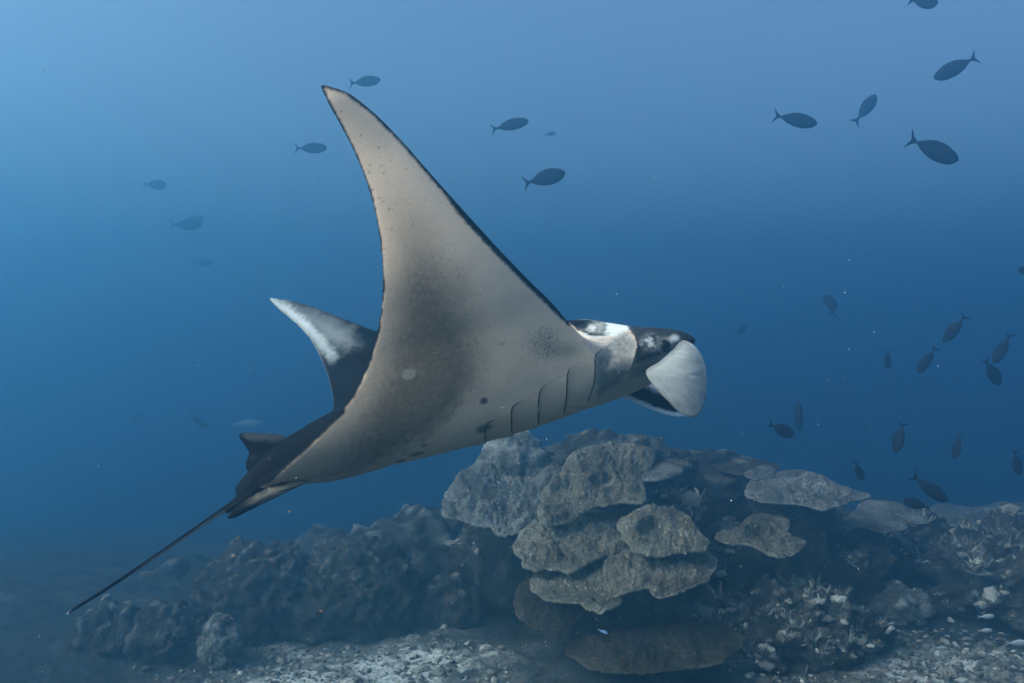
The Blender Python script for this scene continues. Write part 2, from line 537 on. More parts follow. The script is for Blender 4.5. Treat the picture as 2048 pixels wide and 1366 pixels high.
    blob("coral_mound", "dim coral hump right of the stack's crest, behind the small pale lip", "coral", None, P(1400, 960, 10.0) + [0, 0, -0.25], (0.9, 0.6, 0.55), M_LOBE, 6, 0.2, 2.5, 200, 0.12, 0.05, seed=14)
bommie()

def right_reef():
    tb = "table corals on the right slope"
    plate("table_coral", "pale bluish table coral with knobbly top, highest on the right slope", tb,
          [(1490,985),(1500,962),(1540,950),(1590,940),(1640,950),(1680,970),(1738,990),(1700,1003),(1650,1018),(1610,1010),(1555,1005),(1510,1000)], 8.3, 9.3, M_PLATE2, 0.02, 0.35, 0.05, 0.06, seed=21, n=190)
    plate("table_coral", "smooth bluish table coral spreading right of and below the knobbly one", tb,
          [(1680,1050),(1710,1018),(1740,1000),(1800,1008),(1852,1043),(1815,1045),(1810,1055),(1760,1063),(1730,1052)], 8.8, 9.8, M_PLATE2, 0.02, 0.35, 0.025, 0.03, seed=22)
    plate("table_coral", "brownish ragged table coral with a notch, left under the pale one", tb,
          [(1432,1068),(1480,1052),(1500,1032),(1560,1030),(1580,1048),(1575,1066),(1615,1085),(1570,1113),(1540,1110),(1500,1090),(1450,1085)], 7.8, 8.6, M_PLATE, 0.02, 0.35, 0.06, 0.07, seed=23, pits=((1512, 1066, 20, 0.08),))
    plate("table_coral", "thin rimmed dim plate on the skyline left of the pale table coral", tb,
          [(1420,912),(1480,912),(1545,925),(1558,937),(1510,950),(1440,940)], 9.3, 10.2, M_PLATE3, 0.02, 0.3, 0.05, 0.04, seed=24)
    plate("table_coral", "narrow dim plate stacked just above the pale table coral", tb,
          [(1490,945),(1530,932),(1552,938),(1545,952),(1510,958)], 9.0, 9.5, M_PLATE2, 0.02, 0.2, 0.05, 0.05, seed=25, n=90, rings=22)
    rg = "rock humps of the right slope"
    blob("reef_rock", "big dark rock slope carrying the table corals right of the stack", "rock", rg, P(1590, 1190, 9.4) + [0, 0.2, -0.1], (1.15, 0.95, 1.12), M_ROCK, 6, 0.28, 2.2, 260, 0.10, 0.05, seed=31)
    blob("reef_rock", "low dark rock hump in front of the big slope, strewn with broken branches", "rock", rg, P(1560, 1290, 8.0) + [0, 0, -0.05], (0.95, 0.7, 0.55), M_ROCK, 6, 0.32, 2.4, 240, 0.08, 0.05, seed=32)
    blob("reef_rock", "dark rock hump under the smooth bluish table coral at right", "rock", rg, P(1790, 1180, 10.2), (1.2, 0.8, 0.85), M_ROCK, 6, 0.28, 2.2, 200, 0.12, 0.05, seed=33)
    blob("reef_rock", "knobbly grey hump cut by the right picture edge above the sand", "rock", rg, P(2040, 1160, 9.0) + [0, 0, -0.05], (0.85, 0.8, 0.62), M_LOBE, 6, 0.28, 2.4, 260, 0.10, 0.06, seed=34)
    blob("reef_rock", "long faint pale ridge far off beyond the right slope", "rock", rg, P(1990, 1080, 13.5), (2.2, 0.9, 0.55), M_PLATE2, 5, 0.25, 2.0, seed=35)
    blob("coral_mound", "small pale boulder coral lying low between the two right rock humps", "coral", None, P(1790, 1215, 8.9), (0.34, 0.32, 0.22), M_PLATE2, 5, 0.25, 2.0, 40, 0.1, 0.04, seed=36)
right_reef()

def left_reef():
    lg = "lobed coral mounds on the left"
    blob("coral_mound", "dark lobed coral mound left of centre with pale knob tops", "coral", lg, P(520, 1225, 8.6), (0.66, 0.6, 0.68), M_LOBE, 6, 0.2, 1.9, 700, 0.06, 0.05, seed=41, flat=2.4)
    blob("coral_mound", "second dark lobed mound joined to the right of the first, lower in front", "coral", lg, P(710, 1215, 8.7), (0.68, 0.6, 0.66), M_LOBE, 6, 0.22, 1.9, 700, 0.06, 0.05, seed=42, flat=2.4)
    blob("coral_mound", "large faint domed mound behind the lobed mounds, left of the stack", "coral", lg, P(830, 1180, 10.6), (1.15, 0.9, 1.0), M_LOBE, 6, 0.2, 1.9, 120, 0.2, 0.06, seed=43)
    blob("coral_mound", "faint low mound further back, between the big dome and the dark mounds", "coral", lg, P(690, 1150, 12.0), (0.95, 0.8, 0.62), M_LOBE, 5, 0.2, 1.9, 80, 0.2, 0.06, seed=44)
    blob("coral_mound", "faint pale slope mound behind the tail tip, left of the dark mounds", "coral", lg, P(370, 1215, 10.3), (0.62, 0.7, 0.55), M_LOBE, 5, 0.25, 1.9, 90, 0.14, 0.06, seed=45)
    blob("coral_mound", "small round knobbed coral below the tail tip at the left", "coral", lg, P(222, 1290, 7.9), (0.33, 0.32, 0.36), M_LOBE, 6, 0.2, 1.6, 80, 0.1, 0.07, seed=46)
    blob("coral_mound", "clustered knob coral right of the small round one at the lower left", "coral", lg, P(340, 1290, 7.9), (0.36, 0.34, 0.36), M_LOBE, 6, 0.25, 2.0, 70, 0.1, 0.09, seed=47)
    blob("coral_mound", "spreading low coral slope filling the lower left corner", "coral", lg, P(110, 1360, 8.2), (0.95, 0.8, 0.5), M_LOBE, 6, 0.25, 2.2, 220, 0.09, 0.05, seed=48)
    blob("coral_mound", "small stacked knob of coral at the right foot of the first lobed mound", "coral", lg, P(440, 1290, 7.6), (0.17, 0.17, 0.22), M_PLATE2, 5, 0.25, 2.0, 40, 0.07, 0.05, seed=49)
    blob("coral_mound", "dim low mound at the foot of the big faint dome beside the stack", "coral", lg, P(900, 1240, 8.9), (0.5, 0.5, 0.45), M_ROCK, 5, 0.25, 2.0, 80, 0.09, 0.05, seed=50)
left_reef()

# ------------------------------------------------------------------ rubble and broken branches (nobody could count them)
def scatter(name, label, spots, variants, mat):
    V, F, off = [], [], 0
    rg = np.random.default_rng(len(spots))
    for (x, y, z, s) in spots:
        v, f = variants[rg.integers(len(variants))]
        a = rg.uniform(0, 2 * np.pi)
        t = rg.normal(scale=0.35, size=2)
        Rz = np.array([[math.cos(a), -math.sin(a), 0], [math.sin(a), math.cos(a), 0], [0, 0, 1]])
        Rx = np.array([[1, 0, 0], [0, math.cos(t[0]), -math.sin(t[0])], [0, math.sin(t[0]), math.cos(t[0])]])
        q = (v * s * rg.uniform(0.6, 1.4, 3)) @ (Rz @ Rx).T + [x, y, z]
        V.append(q)
        F.extend([tuple(i + off for i in g) for g in f])
        off += len(v)
    o = mesh_obj(name, np.vstack(V), F, mat, smooth=False)
    tag(o, label, kind="stuff")
    return o

def stone_variants():
    out = []
    for k in range(8):
        v, f = _ICO[1]
        h = 1 + 0.45 * fbm(v * 1.3 + k * 7.7, 2)
        out.append((v * h[:, None] * [1, 0.8, 0.5], f))
    return out

def tube_mesh(pts, radii, n=5):
    pts = np.asarray(pts, float)
    rings = []
    for i in range(len(pts)):
        t = pts[min(i + 1, len(pts) - 1)] - pts[max(i - 1, 0)]
        t /= np.linalg.norm(t)
        a = np.cross(t, [0.3, 0.2, 1.0]); a /= np.linalg.norm(a)
        b = np.cross(t, a)
        th = np.linspace(0, 2 * np.pi, n, endpoint=False)
        rings.append(pts[i] + radii[i] * (np.cos(th)[:, None] * a + np.sin(th)[:, None] * b))
    return loft(rings)

def twig_variants():
    out = []
    rg = np.random.default_rng(3)
    for k in range(8):
        V, F, off = [], [], 0
        for b in range(rg.integers(3, 7)):
            d = rg.normal(size=3); d[2] = abs(d[2]) + 0.5; d /= np.linalg.norm(d)
            v, f = tube_mesh([[0, 0, 0], d * 0.6 + rg.normal(scale=.08, size=3), d * 1.1], [0.14, 0.12, 0.05], 4)
            V.append(v); F += [tuple(i + off for i in g) for g in f]; off += len(v)
        out.append((np.vstack(V), F))
    return out

deps = bpy.context.evaluated_depsgraph_get()
bpy.context.view_layer.update()

def reef_hits(points):
    """height of the ground or reef under x, y: rays straight down onto what is built so far"""
    dg = bpy.context.evaluated_depsgraph_get()
    res = []
    skip = bpy.data.objects["haze"]
    skip.hide_viewport = True
    dg.update()
    for x, y in points:
        ok, loc, nrm, idx, ob, mt = scene.ray_cast(dg, Vector((x, y, 4.5)), Vector((0, 0, -1)))
        res.append((loc.z if ok else 0.0, ob.name if ok else "", nrm.z if ok else 0))
    skip.hide_viewport = False
    return res

def rubble():
    rg = np.random.default_rng(21)
    pts = []
    while len(pts) < 26000:
        y = rg.uniform(6.3, 12.0)
        x = rg.uniform(-0.72, 0.72) * y
        if len(pts) > 19000:
            y = rg.uniform(7.0, 10.3); x = rg.uniform(1.1, 5.6)
        dens = 0.55 + 0.45 * float(perlin(np.array([x * 1.3, y * 1.3, 3.3])))
        if rg.uniform() < dens * (1 if y < 9.5 else 0.5):
            pts.append((x, y))
    hits = reef_hits(pts)
    st, tw = [], []
    for (x, y), (z, ob, nz) in zip(pts, hits):
        s = float(np.clip(rg.lognormal(-4.15, 0.55), 0.006, 0.09))
        if ob == "seabed":
            sm = max(float(sstep(1.9, 0.5, np.hypot((x + 1.3) / 1.3, (y - 7.2) / 0.9))), float(sstep(1.8, 0.4, np.hypot((x - 3.7) / 1.2, (y - 7.3) / 0.75))))
            if rg.uniform() > (0.16 if x > -2.6 else 0.0) + sm: continue
            (tw if (x > 1.2 and x < 4 and rg.uniform() < 0.5) else st).append((x, y, z + 0.2 * s, s * (1.05 if x > 1.2 else 1)))
        elif ob.startswith("reef_rock") and nz > 0.25:
            (tw if rg.uniform() < 0.75 else st).append((x, y, z, s * 2.0))
        elif ob.startswith("coral_mound") and nz > 0.3 and rg.uniform() < 0.25 and y < 9.4:
            tw.append((x, y, z, min(s, 0.03)))
    scatter("coral_rubble", "broken coral rubble strewn over the pale sand", st, stone_variants(), M_RUBBLE)
    scatter("coral_branches", "short broken coral branches littering the right slope", tw, twig_variants(), M_TWIG)
rubble()

# ------------------------------------------------------------------ the manta ray
# body frame: FWD along the body, LAT to the near wing, UPB out of the back; O on the mid plane
O_ = P(880, 850, 3.0)
FWD = np.array([0.907, 0.345, 0.239]); FWD /= np.linalg.norm(FWD)
_u0 = np.array([0, 0, 1.0]) - FWD * FWD[2]; _u0 /= np.linalg.norm(_u0)
_l0 = np.cross(FWD, _u0)
ROLL = R(25)
LAT = math.cos(ROLL) * _l0 + math.sin(ROLL) * _u0
UPB = math.cos(ROLL) * _u0 - math.sin(ROLL) * _l0

def B(px, py, l):
    """point of the body plane at lateral offset l that shows at (px, py)"""
    D = np.array([(px - 1024) / FPX, 1, -(py - 683) / FPX])
    t = (l + (O_ - CAMP) @ LAT) / (D @ LAT)
    return CAMP + D * t

# stations across the span: lateral offset, leading edge, trailing edge, half thickness below / above, camber
ST = [
    (0.880, (641, 169), (641, 172), .006, .006, .0),
    (0.865, (690, 184), (652, 198), .009, .009, .004),
    (0.825, (745, 224), (678, 246), .012, .012, .006),
    (0.775, (800, 279), (710, 308), .014, .014, .008),
    (0.720, (860, 347), (739, 384), .017, .017, .012),
    (0.650, (930, 425), (759, 476), .020, .020, .018),
    (0.570, (1000, 501), (765, 572), .025, .026, .022),
    (0.480, (1060, 563), (757, 652), .032, .034, .024),
    (0.400, (1103, 605), (738, 722), .040, .046, .022),
    (0.330, (1138, 646), (703, 793), .050, .066, .018),
    (0.275, (1170, 676), (655, 850), .060, .090, .012),
    (0.220, (1215, 694), (608, 898), .075, .112, .004),
    (0.150, (1262, 710), (568, 935), .092, .130, .0),
    (0.075, (1285, 720), (532, 962), .100, .138, .0),
    (0.000, (1292, 727), (508, 976), .102, .140, .0),
    (-0.075, (1285, 732), (520, 960), .100, .138, .0),
    (-0.150, (1255, 735), (545, 938), .092, .130, .0),
    (-0.220, (1200, 728), (575, 915), .075, .112, .0),
    (-0.290, (1130, 712), (610, 880), .055, .080, .0),
    (-0.370, (1030, 700), (648, 848), .042, .050, -.01),
    (-0.460, (920, 692), (666, 812), .032, .034, -.015),
    (-0.545, (830, 681), (659, 765), .025, .025, -.015),
    (-0.625, (752, 664), (640, 713), .019, .019, -.012),
    (-0.690, (690, 640), (612, 668), .015, .015, -.008),
    (-0.740, (630, 617), (580, 637), .012, .012, -.004),
    (-0.770, (580, 602), (555, 616), .009, .009, .0),
    (-0.785, (539, 597), (539, 599), .006, .006, .0),
]

def smooth_interp(t0, y, t):
    """monotone-ish cubic (Catmull-Rom on parameter t0)"""
    y = np.asarray(y, float)
    if y.ndim == 1: y = y[:, None]
    m = np.gradient(y, t0, axis=0)
    k = np.clip(np.searchsorted(t0, t, side='right') - 1, 0, len(t0) - 2)
    h = (t0[k + 1] - t0[k])[:, None]
    s = ((t - t0[k])[:, None]) / h
    r = (2 * s**3 - 3 * s**2 + 1) * y[k] + (s**3 - 2 * s**2 + s) * h * m[k] + (-2 * s**3 + 3 * s**2) * y[k + 1] + (s**3 - s**2) * h * m[k + 1]
    return r

NV, NU = 200, 72
LE = np.array([B(*s[1], s[0]) for s in ST])
TE = np.array([B(*s[2], s[0]) for s in ST])
t0 = np.r_[0, np.cumsum(np.linalg.norm(np.diff((LE + TE) / 2, axis=0), axis=1) + 0.25 * np.linalg.norm(np.diff(LE, axis=0), axis=1))]
tv = np.linspace(0, t0[-1], NV)
gLE, gTE = smooth_interp(t0, LE, tv), smooth_interp(t0, TE, tv)
gb = np.maximum(smooth_interp(t0, [s[3] for s in ST], tv)[:, 0], .005)
ga = np.maximum(smooth_interp(t0, [s[4] for s in ST], tv)[:, 0], .005)
gc = smooth_interp(t0, [s[5] for s in ST], tv)[:, 0]
gl = smooth_interp(t0, [s[0] for s in ST], tv)[:, 0]
cu = 0.5 - 0.5 * np.cos(np.linspace(0, np.pi, NU))
M0 = gLE[:, None, :] + (gTE - gLE)[:, None, :] * cu[None, :, None]
dv = np.gradient(M0, axis=0)
du = np.gradient(M0, axis=1)
N0 = np.cross(dv, du)
N0 /= np.linalg.norm(N0, axis=2, keepdims=True) + 1e-12
if (N0[NV // 2].mean(0) @ UPB) > 0: N0 = -N0            # N0 points out of the belly
N0[0] = N0[2]; N0[1] = N0[2]; N0[-1] = N0[-3]; N0[-2] = N0[-3]
for _ in range(6):
    N0[1:-1] = 0.25 * N0[:-2] + 0.5 * N0[1:-1] + 0.25 * N0[2:]
N0 /= np.linalg.norm(N0, axis=2, keepdims=True)
M0 = M0 + N0 * (gc[:, None] * (4 * cu * (1 - cu))[None])[..., None]
naca = 1.4845 * np.sqrt(cu) - 0.63 * cu - 1.758 * cu**2 + 1.4215 * cu**3 - 0.5075 * cu**4
naca /= naca.max()
body_prof = np.clip(np.sin(np.pi * np.clip(cu, 0, 1) ** 0.72), 0, 1) ** 0.7
wcen = sstep(0.42, 0.12, np.abs(gl))[:, None]
prof = naca[None] * (1 - wcen) + (0.55 * naca + 0.45 * body_prof)[None] * wcen
prof = np.maximum(prof, 0.0)
vent = M0 + N0 * (prof * gb[:, None] + 0.0045)[..., None]
dors = M0 - N0 * (prof * ga[:, None] + 0.0045)[..., None]

def manta_body():
    V, F = [], []
    def add(v, f):
        o = sum(len(x) for x in V)
        V.append(np.asarray(v)); F.extend([tuple(i + o for i in q) for q in f])
    # the disc: each chord section a closed ring
    add(*loft([np.vstack([vent[k], dors[k][::-1]]) for k in range(NV)]))
    def ring(c, w, up, dn, n=40, e=2.4, tilt=0.0):
        th = np.linspace(0, 2 * np.pi, n, endpoint=False)
        a = np.sign(np.cos(th)) * np.abs(np.cos(th)) ** (2 / e) * w
        s = np.sin(th)
        b = np.sign(s) * np.abs(s) ** (2 / e) * np.where(s > 0, up, dn)
        return c + a[:, None] * LAT + b[:, None] * UPB + tilt * a[:, None] * FWD
    # head: broad and blunt, in front of the shoulders
    H = [(960, 836, .12, .13, .04), (1070, 803, .17, .245, .055), (1140, 782, .205, .290, .068), (1200, 763, .23, .252, .070),
         (1262, 744, .248, .162, .062), (1300, 733, .250, .124, .052), (1330, 724, .235, .092, .040), (1350, 718, .20, .050, .022)]
    hc = cr([(h[0], h[1]) for h in H], 30)
    hp = np.array([[h[2], h[3], h[4]] for h in H])
    hx = np.array([h[0] for h in H], float)
    add(*loft([ring(B(x, y, 0), *[np.interp(x, hx, hp[:, k]) for k in range(3)]) for x, y in hc]))
    # rear back and tail root: top and bottom in the picture, half width
    T = [(820, 790, 900, .17), (740, 810, 930, .14), (690, 826, 945, .115), (640, 850, 958, .095), (600, 872, 962, .078),
         (560, 893, 975, .062), (528, 922, 992, .05), (500, 950, 1008, .036), (475, 978, 1020, .022)]
    rr = []
    tx = np.array([t[0] for t in T], float)[::-1]
    for x in np.linspace(820, 475, 26):
        top, bo, w = [np.interp(x, tx, np.array([t[k] for t in T], float)[::-1]) for k in (1, 2, 3)]
        c = B(x, (top + bo) / 2, 0)
        h = np.linalg.norm(B(x, top, 0) - B(x, bo, 0)) / 2 / max(UPB[2], .5)
        rr.append(ring(c, w, h, h, 28, 2.0))
    add(*loft(rr))
    # brow above the eye, both sides
    sv, sf = _ICO[2]
    for sgn in (1, -1):
        e = B(1336, 690, 0.222)
        c = e if sgn > 0 else e - 2 * ((e - O_) @ LAT) * LAT
        add(sv * 0.036 + c, sf)
    me = bpy.data.meshes.new("body")
    me.from_pydata([tuple(v) for v in np.vstack(V)], [], F)
    ob = bpy.data.objects.new("body", me)
    COL.objects.link(ob)
    fix_normals(ob)
    r = ob.modifiers.new("r", 'REMESH'); r.mode = 'VOXEL'; r.voxel_size = 0.0055; r.use_smooth_shade = True
    s = ob.modifiers.new("s", 'SMOOTH'); s.factor = 0.5; s.iterations = 7
    dg = bpy.context.evaluated_depsgraph_get(); dg.update()
    new = bpy.data.meshes.new_from_object(ob.evaluated_get(dg))
    ob.modifiers.clear()
    ob.data = new
    new.name = "body"
    return ob

def poly_dist(p, poly):
    """signed distance in picture pixels to a polygon (negative inside)"""
    poly = np.asarray(poly, float)
    a, b = poly, np.roll(poly, -1, 0)
    out = np.full(len(p), 1e9)
    inside = np.zeros(len(p), bool)
    for (x0, y0), (x1, y1) in zip(a, b):
        d = np.array([x1 - x0, y1 - y0])
        t = np.clip(((p - [x0, y0]) @ d) / (d @ d + 1e-9), 0, 1)
        out = np.minimum(out, np.linalg.norm(p - ([x0, y0] + t[:, None] * d), axis=1))
        c = ((y0 > p[:, 1]) != (y1 > p[:, 1])) & (p[:, 0] < (x1 - x0) * (p[:, 1] - y0) / (y1 - y0 + 1e-12) + x0)
        inside ^= c
    return np.where(inside, -out, out)

def line_dist(p, pts):
    pts = np.asarray(pts, float)
    out = np.full(len(p), 1e9)
    for a, b in zip(pts[:-1], pts[1:]):
        d = b - a
        t = np.clip(((p - a) @ d) / (d @ d + 1e-9), 0, 1)
        out = np.minimum(out, np.linalg.norm(p - (a + t[:, None] * d), axis=1))
    return out

def set_pigment(o, col, speck=None):
    me = o.data
    at = me.color_attributes.new("pigment", 'FLOAT_COLOR', 'POINT')
    at.data.foreach_set("color", np.c_[col, np.zeros(len(col)) if speck is None else speck].astype(np.float32).ravel())

WHITE = np.array([0.92, 0.665, 0.49])
GREY = np.array([0.25, 0.185, 0.135])
BLACK = np.array([0.005, 0.0055, 0.007])
PALE = np.array([0.78, 0.78, 0.76])

GILLS = [
    [(1191, 711), (1190, 730), (1189, 760), (1182, 786), (1174, 806)],
    [(1137, 741), (1134, 765), (1133, 797), (1127, 830)],
    [(1083, 777), (1078, 792), (1077, 815), (1077, 850)],
    [(1027, 812), (1023, 822), (1023, 845), (1024, 870)],
    [(976, 846), (971, 855), (970, 868), (971, 886)],
]

def paint_and_relief(ob):
    me = ob.data
    n = len(me.vertices)
    co = np.empty(n * 3); me.vertices.foreach_get("co", co); co = co.reshape(-1, 3)
    no = np.empty(n * 3); me.vertices.foreach_get("normal", no); no = no.reshape(-1, 3)
    # nearest place on the mid sheet -> belly side or back side, and how far along the chord
    gv = M0.reshape(-1, 3)
    gf = grid_faces(NV, NU, wrap=False)
    bv = BVHTree.FromPolygons([tuple(v) for v in gv], gf)
    gN = N0.reshape(-1, 3)
    side = np.empty(n); cc = np.empty(n); vv = np.empty(n); dist = np.empty(n)
    for k in range(n):
        loc, nn, idx, dd = bv.find_nearest(co[k])
        r, c = divmod(idx, NU - 1)
        gi = r * NU + c
        side[k] = (co[k] - np.array(loc)) @ gN[gi]
        cc[k] = cu[c]; vv[k] = r / NV; dist[k] = dd
    p = proj(co)
    view = co - CAMP
    view /= np.linalg.norm(view, axis=1, keepdims=True)
    facing = -(no * view).sum(1)
    belly_n = (no * gN[np.clip((vv * NV).astype(int) * NU + NU // 2, 0, NV * NU - 1)]).sum(1)
    sp = fbm(co * 60, 3, 0.7); sp2 = fbm(co * 22 + 4, 3, 0.6); lo = fbm(co * 7 + 9, 3)
    ven = sstep(-0.25, 0.05, belly_n)
    ven *= np.where(facing < -0.25, sstep(0.0, 0.3, belly_n), 1)
    l = (co - O_) @ LAT
    # ---- belly pigment
    band = [(690, 975), (600, 985), (510, 990), (560, 930), (640, 850), (705, 770), (735, 690), (752, 590), (752, 470), (775, 395), (835, 420), (878, 490), (905, 560), (935, 640), (962, 715), (950, 768), (915, 815), (868, 858), (800, 900), (745, 935)]
    bd = poly_dist(p, band)
    low = sstep(640, 860, p[:, 1])
    soft = 62 * (1 - low) + 26 * low
    g = sstep(1, -1, (bd + 10 * sp2 + 7 * sp) / soft)
    g *= 0.35 + 0.65 * sstep(360, 620, p[:, 1])
    # paler towards the trailing edge
    te = line_dist(p, [s[2] for s in ST[:15]])
    g *= 0.45 + 0.55 * sstep(0, 85, te) 
    g *= 1 - 0.45 * sstep(760, 980, p[:, 1]) * sstep(800, 620, p[:, 0])
    g = np.clip(g + 0.16 * sp * g, 0, 1)
    edge_speck = 0.20 * np.exp(-(bd / 34) ** 2) * sstep(420, 560, p[:, 1]) + 0.12 * g
    col = WHITE + (GREY - WHITE) * g[:, None]
    # speckled patch behind the shoulder
    e = np.hypot((p[:, 0] - 1088) / 46, (p[:, 1] - 688) / 42)
    speck = sstep(1.35, 0.15, e) * 0.62
    s = 0.35 * sstep(1.0, 0.1, e) * np.clip(0.8 + .5 * sp, 0, 1)
    e2 = np.hypot((p[:, 0] - 1120) / 60, (p[:, 1] - 700) / 26)
    s = np.maximum(s, 0.5 * sstep(1.1, 0.1, e2))
    col += (np.array([.12, .105, .085]) - col) * (0.85 * s)[:, None]
    # gill cover and cheek: mottled grey
    cheek = sstep(8, -14, poly_dist(p, [(1190, 717), (1206, 694), (1246, 663), (1268, 672), (1276, 694), (1266, 730), (1240, 768), (1196, 795)]))
    col += (np.array([.30, .285, .265]) - col) * (cheek * np.clip(0.86 + 0.22 * sp, 0, 1))[:, None]
    speck = np.maximum(speck, 0.36 * cheek)
    jaw = sstep(6, -10, poly_dist(p, [(1262, 735), (1300, 700), (1345, 700), (1300, 745), (1255, 762)]))
    col += (np.array([.2, .2, .2]) - col) * (0.8 * jaw)[:, None]
    for (cx, cy, rx, ry, a) in ((968, 802, 9, 7, .9), (968, 856, 18, 9, .8), (848, 891, 8, 3, .6), (833, 908, 16, 4, .7), (800, 922, 14, 3, .6), (1004, 688, 8, 3, .3)):
        m = sstep(1.3, 0.5, np.hypot((p[:, 0] - cx) / rx, (p[:, 1] - cy + 0.35 * (p[:, 0] - cx) * 0.6) / ry) + 0.15 * sp)
        col += (np.array([.045, .042, .04]) - col) * (a * m)[:, None]
    # pale scar on the wing
    q = (p - [818, 748]) @ np.array([[.88, .47], [-.47, .88]]).T
    q = (p - [818, 748]) @ np.array([[.88, .47], [-.47, .88]])
    m = sstep(1.15, 0.85, np.hypot(((p[:, 0] - 818) * .88 - (p[:, 1] - 748) * .47) / 15, ((p[:, 0] - 818) * .47 + (p[:, 1] - 748) * .88) / 10.5))
    col += (np.array([.48, .43, .35]) - col) * (0.85 * m)[:, None]
    rg = np.random.default_rng(4)
    for (cx, cy, rr) in [(757, 296, 2.4), (740, 330, 2.2), (739, 344, 2.6), (768, 346, 2), (747, 377, 2), (760, 396, 2.4), (766, 403, 2.4), (778, 418, 2.6), (783, 459, 2.2), (826, 448, 2.4), (722, 271, 2), (682, 223, 2), (768, 498, 2.4), (762, 331, 2)]:
        m = 0.75 * sstep(rr + 1.0, rr - 1.2, np.hypot(p[:, 0] - cx, p[:, 1] - cy))
        col += (np.array([.05, .045, .04]) - col) * (0.8 * m)[:, None]
    # black rims of the wing
    le = line_dist(p, [s[1] for s in ST[:10]])
    wle = np.interp(p[:, 1], [170, 300, 390, 430, 520, 620, 660], [3.5, 4, 6, 12, 11, 9, 3])
    rim = sstep(wle + 4.5, wle - 3, le + 2.0 * sp)
    wte = np.interp(p[:, 1], [170, 500, 640, 790, 880], [4, 4, 4, 4, 4])
    rim = np.maximum(rim, sstep(wte + 2.5, wte - 1.5, te + 1.5 * sp))
    col = np.where((l > 0.25)[:, None], col + (BLACK - col) * rim[:, None], col)
    speck = np.maximum(speck, edge_speck) * ven
    # ---- the back
    bk = np.tile(BLACK, (n, 1)) * (1 + 0.35 * lo)[:, None]
    far = l < -0.3
    w = line_dist(p, [(540, 597), (572, 618), (612, 650), (642, 682), (662, 708)])
    fp = np.clip(sstep(25, -2, w + 4 * sp2 + 4 * sp) * (1 - 0.35 * sstep(640, 720, p[:, 1])), 0, 1) ** 1.2
    g2 = sstep(20, -30, poly_dist(p, [(560, 600), (640, 622), (705, 655), (715, 690), (680, 700), (640, 680), (590, 630)]) + 8 * sp2 + 5 * sp)
    f = np.maximum(fp, 0.36 * g2) * far
    bk += (np.array([.50, .53, .54]) - bk) * f[:, None]
    # pale shoulder patch, plus a highlight painted along its top contour
    sh = poly_dist(p, [(1156, 660), (1185, 646), (1232, 640), (1258, 650), (1272, 672), (1236, 690), (1205, 668), (1168, 664)])
    s = sstep(8, -8, sh + 7 * sp2 + 5 * sp) * (l > -.28) * (0.15 + 0.85 * sstep(1150, 1205, p[:, 0] + 12 * sp2)) * (0.3 + 0.7 * sstep(-0.3, .5, sp2 + 0.15 + 0.9 * sstep(1205, 1235, p[:, 0])))
    s = np.maximum(s, 0.9 * sstep(7, 2, line_dist(p, [(1160, 667), (1180, 676), (1212, 675), (1240, 668)]) + 2 * sp) * (l > 0))
    rimw = sstep(5, 1, line_dist(p, [(1138, 636), (1180, 636), (1225, 642), (1255, 650)]))  # highlight line painted on the shoulder edge
    s = np.maximum(s, 0.7 * rimw * (l > -.28))
    bk += (PALE - bk) * s[:, None]
    shoulder = sstep(3, -3, poly_dist(p, [(1120, 630), (1200, 620), (1262, 640), (1264, 657), (1240, 672), (1190, 677), (1168, 672), (1152, 658)]) + 2 * sp)
    ven = ven * (1 - shoulder * (l < .25) * (p[:, 0] > 1125))
    out = bk + (col - bk) * ven[:, None]
    tr = sstep(wte + 3, wte - 2, te + 1.5 * sp) * (l > 0.01) * (p[:, 0] < 780)
    out += (BLACK - out) * tr[:, None]
    nk = sstep(5, -5, poly_dist(p, [(1158, 678), (1240, 674), (1264, 660), (1244, 690), (1196, 716), (1172, 692)])) * (l > 0) * (l < .3)
    out += (np.array([.46, .43, .40]) * np.clip(1 + .25 * sp[:, None], .6, 1.3) - out) * (0.8 * nk)[:, None]
    ck = cheek * (l > 0) * (facing > 0)
    out += (np.array([.30, .285, .265]) * np.clip(1 + .35 * sp[:, None], .5, 1.5) - out) * (0.95 * ck)[:, None]
    # head markings and a painted highlight on what faces outward at the eye side
    dk = sstep(5, -6, poly_dist(p, [(1268, 640), (1300, 640), (1400, 660), (1400, 700), (1352, 700), (1318, 712), (1290, 722), (1270, 728), (1272, 700), (1276, 682), (1258, 654)]) + 3 * sp)
    hd = (l > 0.0) & (p[:, 0] > 1240)
    dk = dk * hd
    out += (np.array([.03, .032, .036]) - out) * dk[:, None]
    spk = sstep(1.1, 0.3, np.hypot((p[:, 0] - 1300) / 24, (p[:, 1] - 684) / 22)) * np.clip(0.35 + 1.1 * sp, 0, 1) * hd
    out += (np.array([.5, .52, .53]) - out) * spk[:, None]
    ey = sstep(1.3, 0.7, np.hypot((p[:, 0] - 1331) / 20, (p[:, 1] - 690) / 17)) * hd
    out += (np.array([.13, .13, .135]) - out) * (0.8 * ey)[:, None]
    we = 0.85 * sstep(1.2, 0.1, np.hypot((p[:, 0] - 1349) / 12, (p[:, 1] - 677) / 10)) * hd  # white highlight on the brow, painted in
    out += (np.array([.66, .68, .68]) - out) * we[:, None]
    # dark back and tail root, and the groove over the pelvic fin
    db = poly_dist(p, [(692, 815), (690, 826), (655, 858), (610, 900), (570, 936), (545, 962), (500, 988), (450, 1040), (440, 980), (560, 860)])
    out += (BLACK - out) * (sstep(3, -3, db) * (l > -.3) * (p[:, 0] < 695))[:, None]
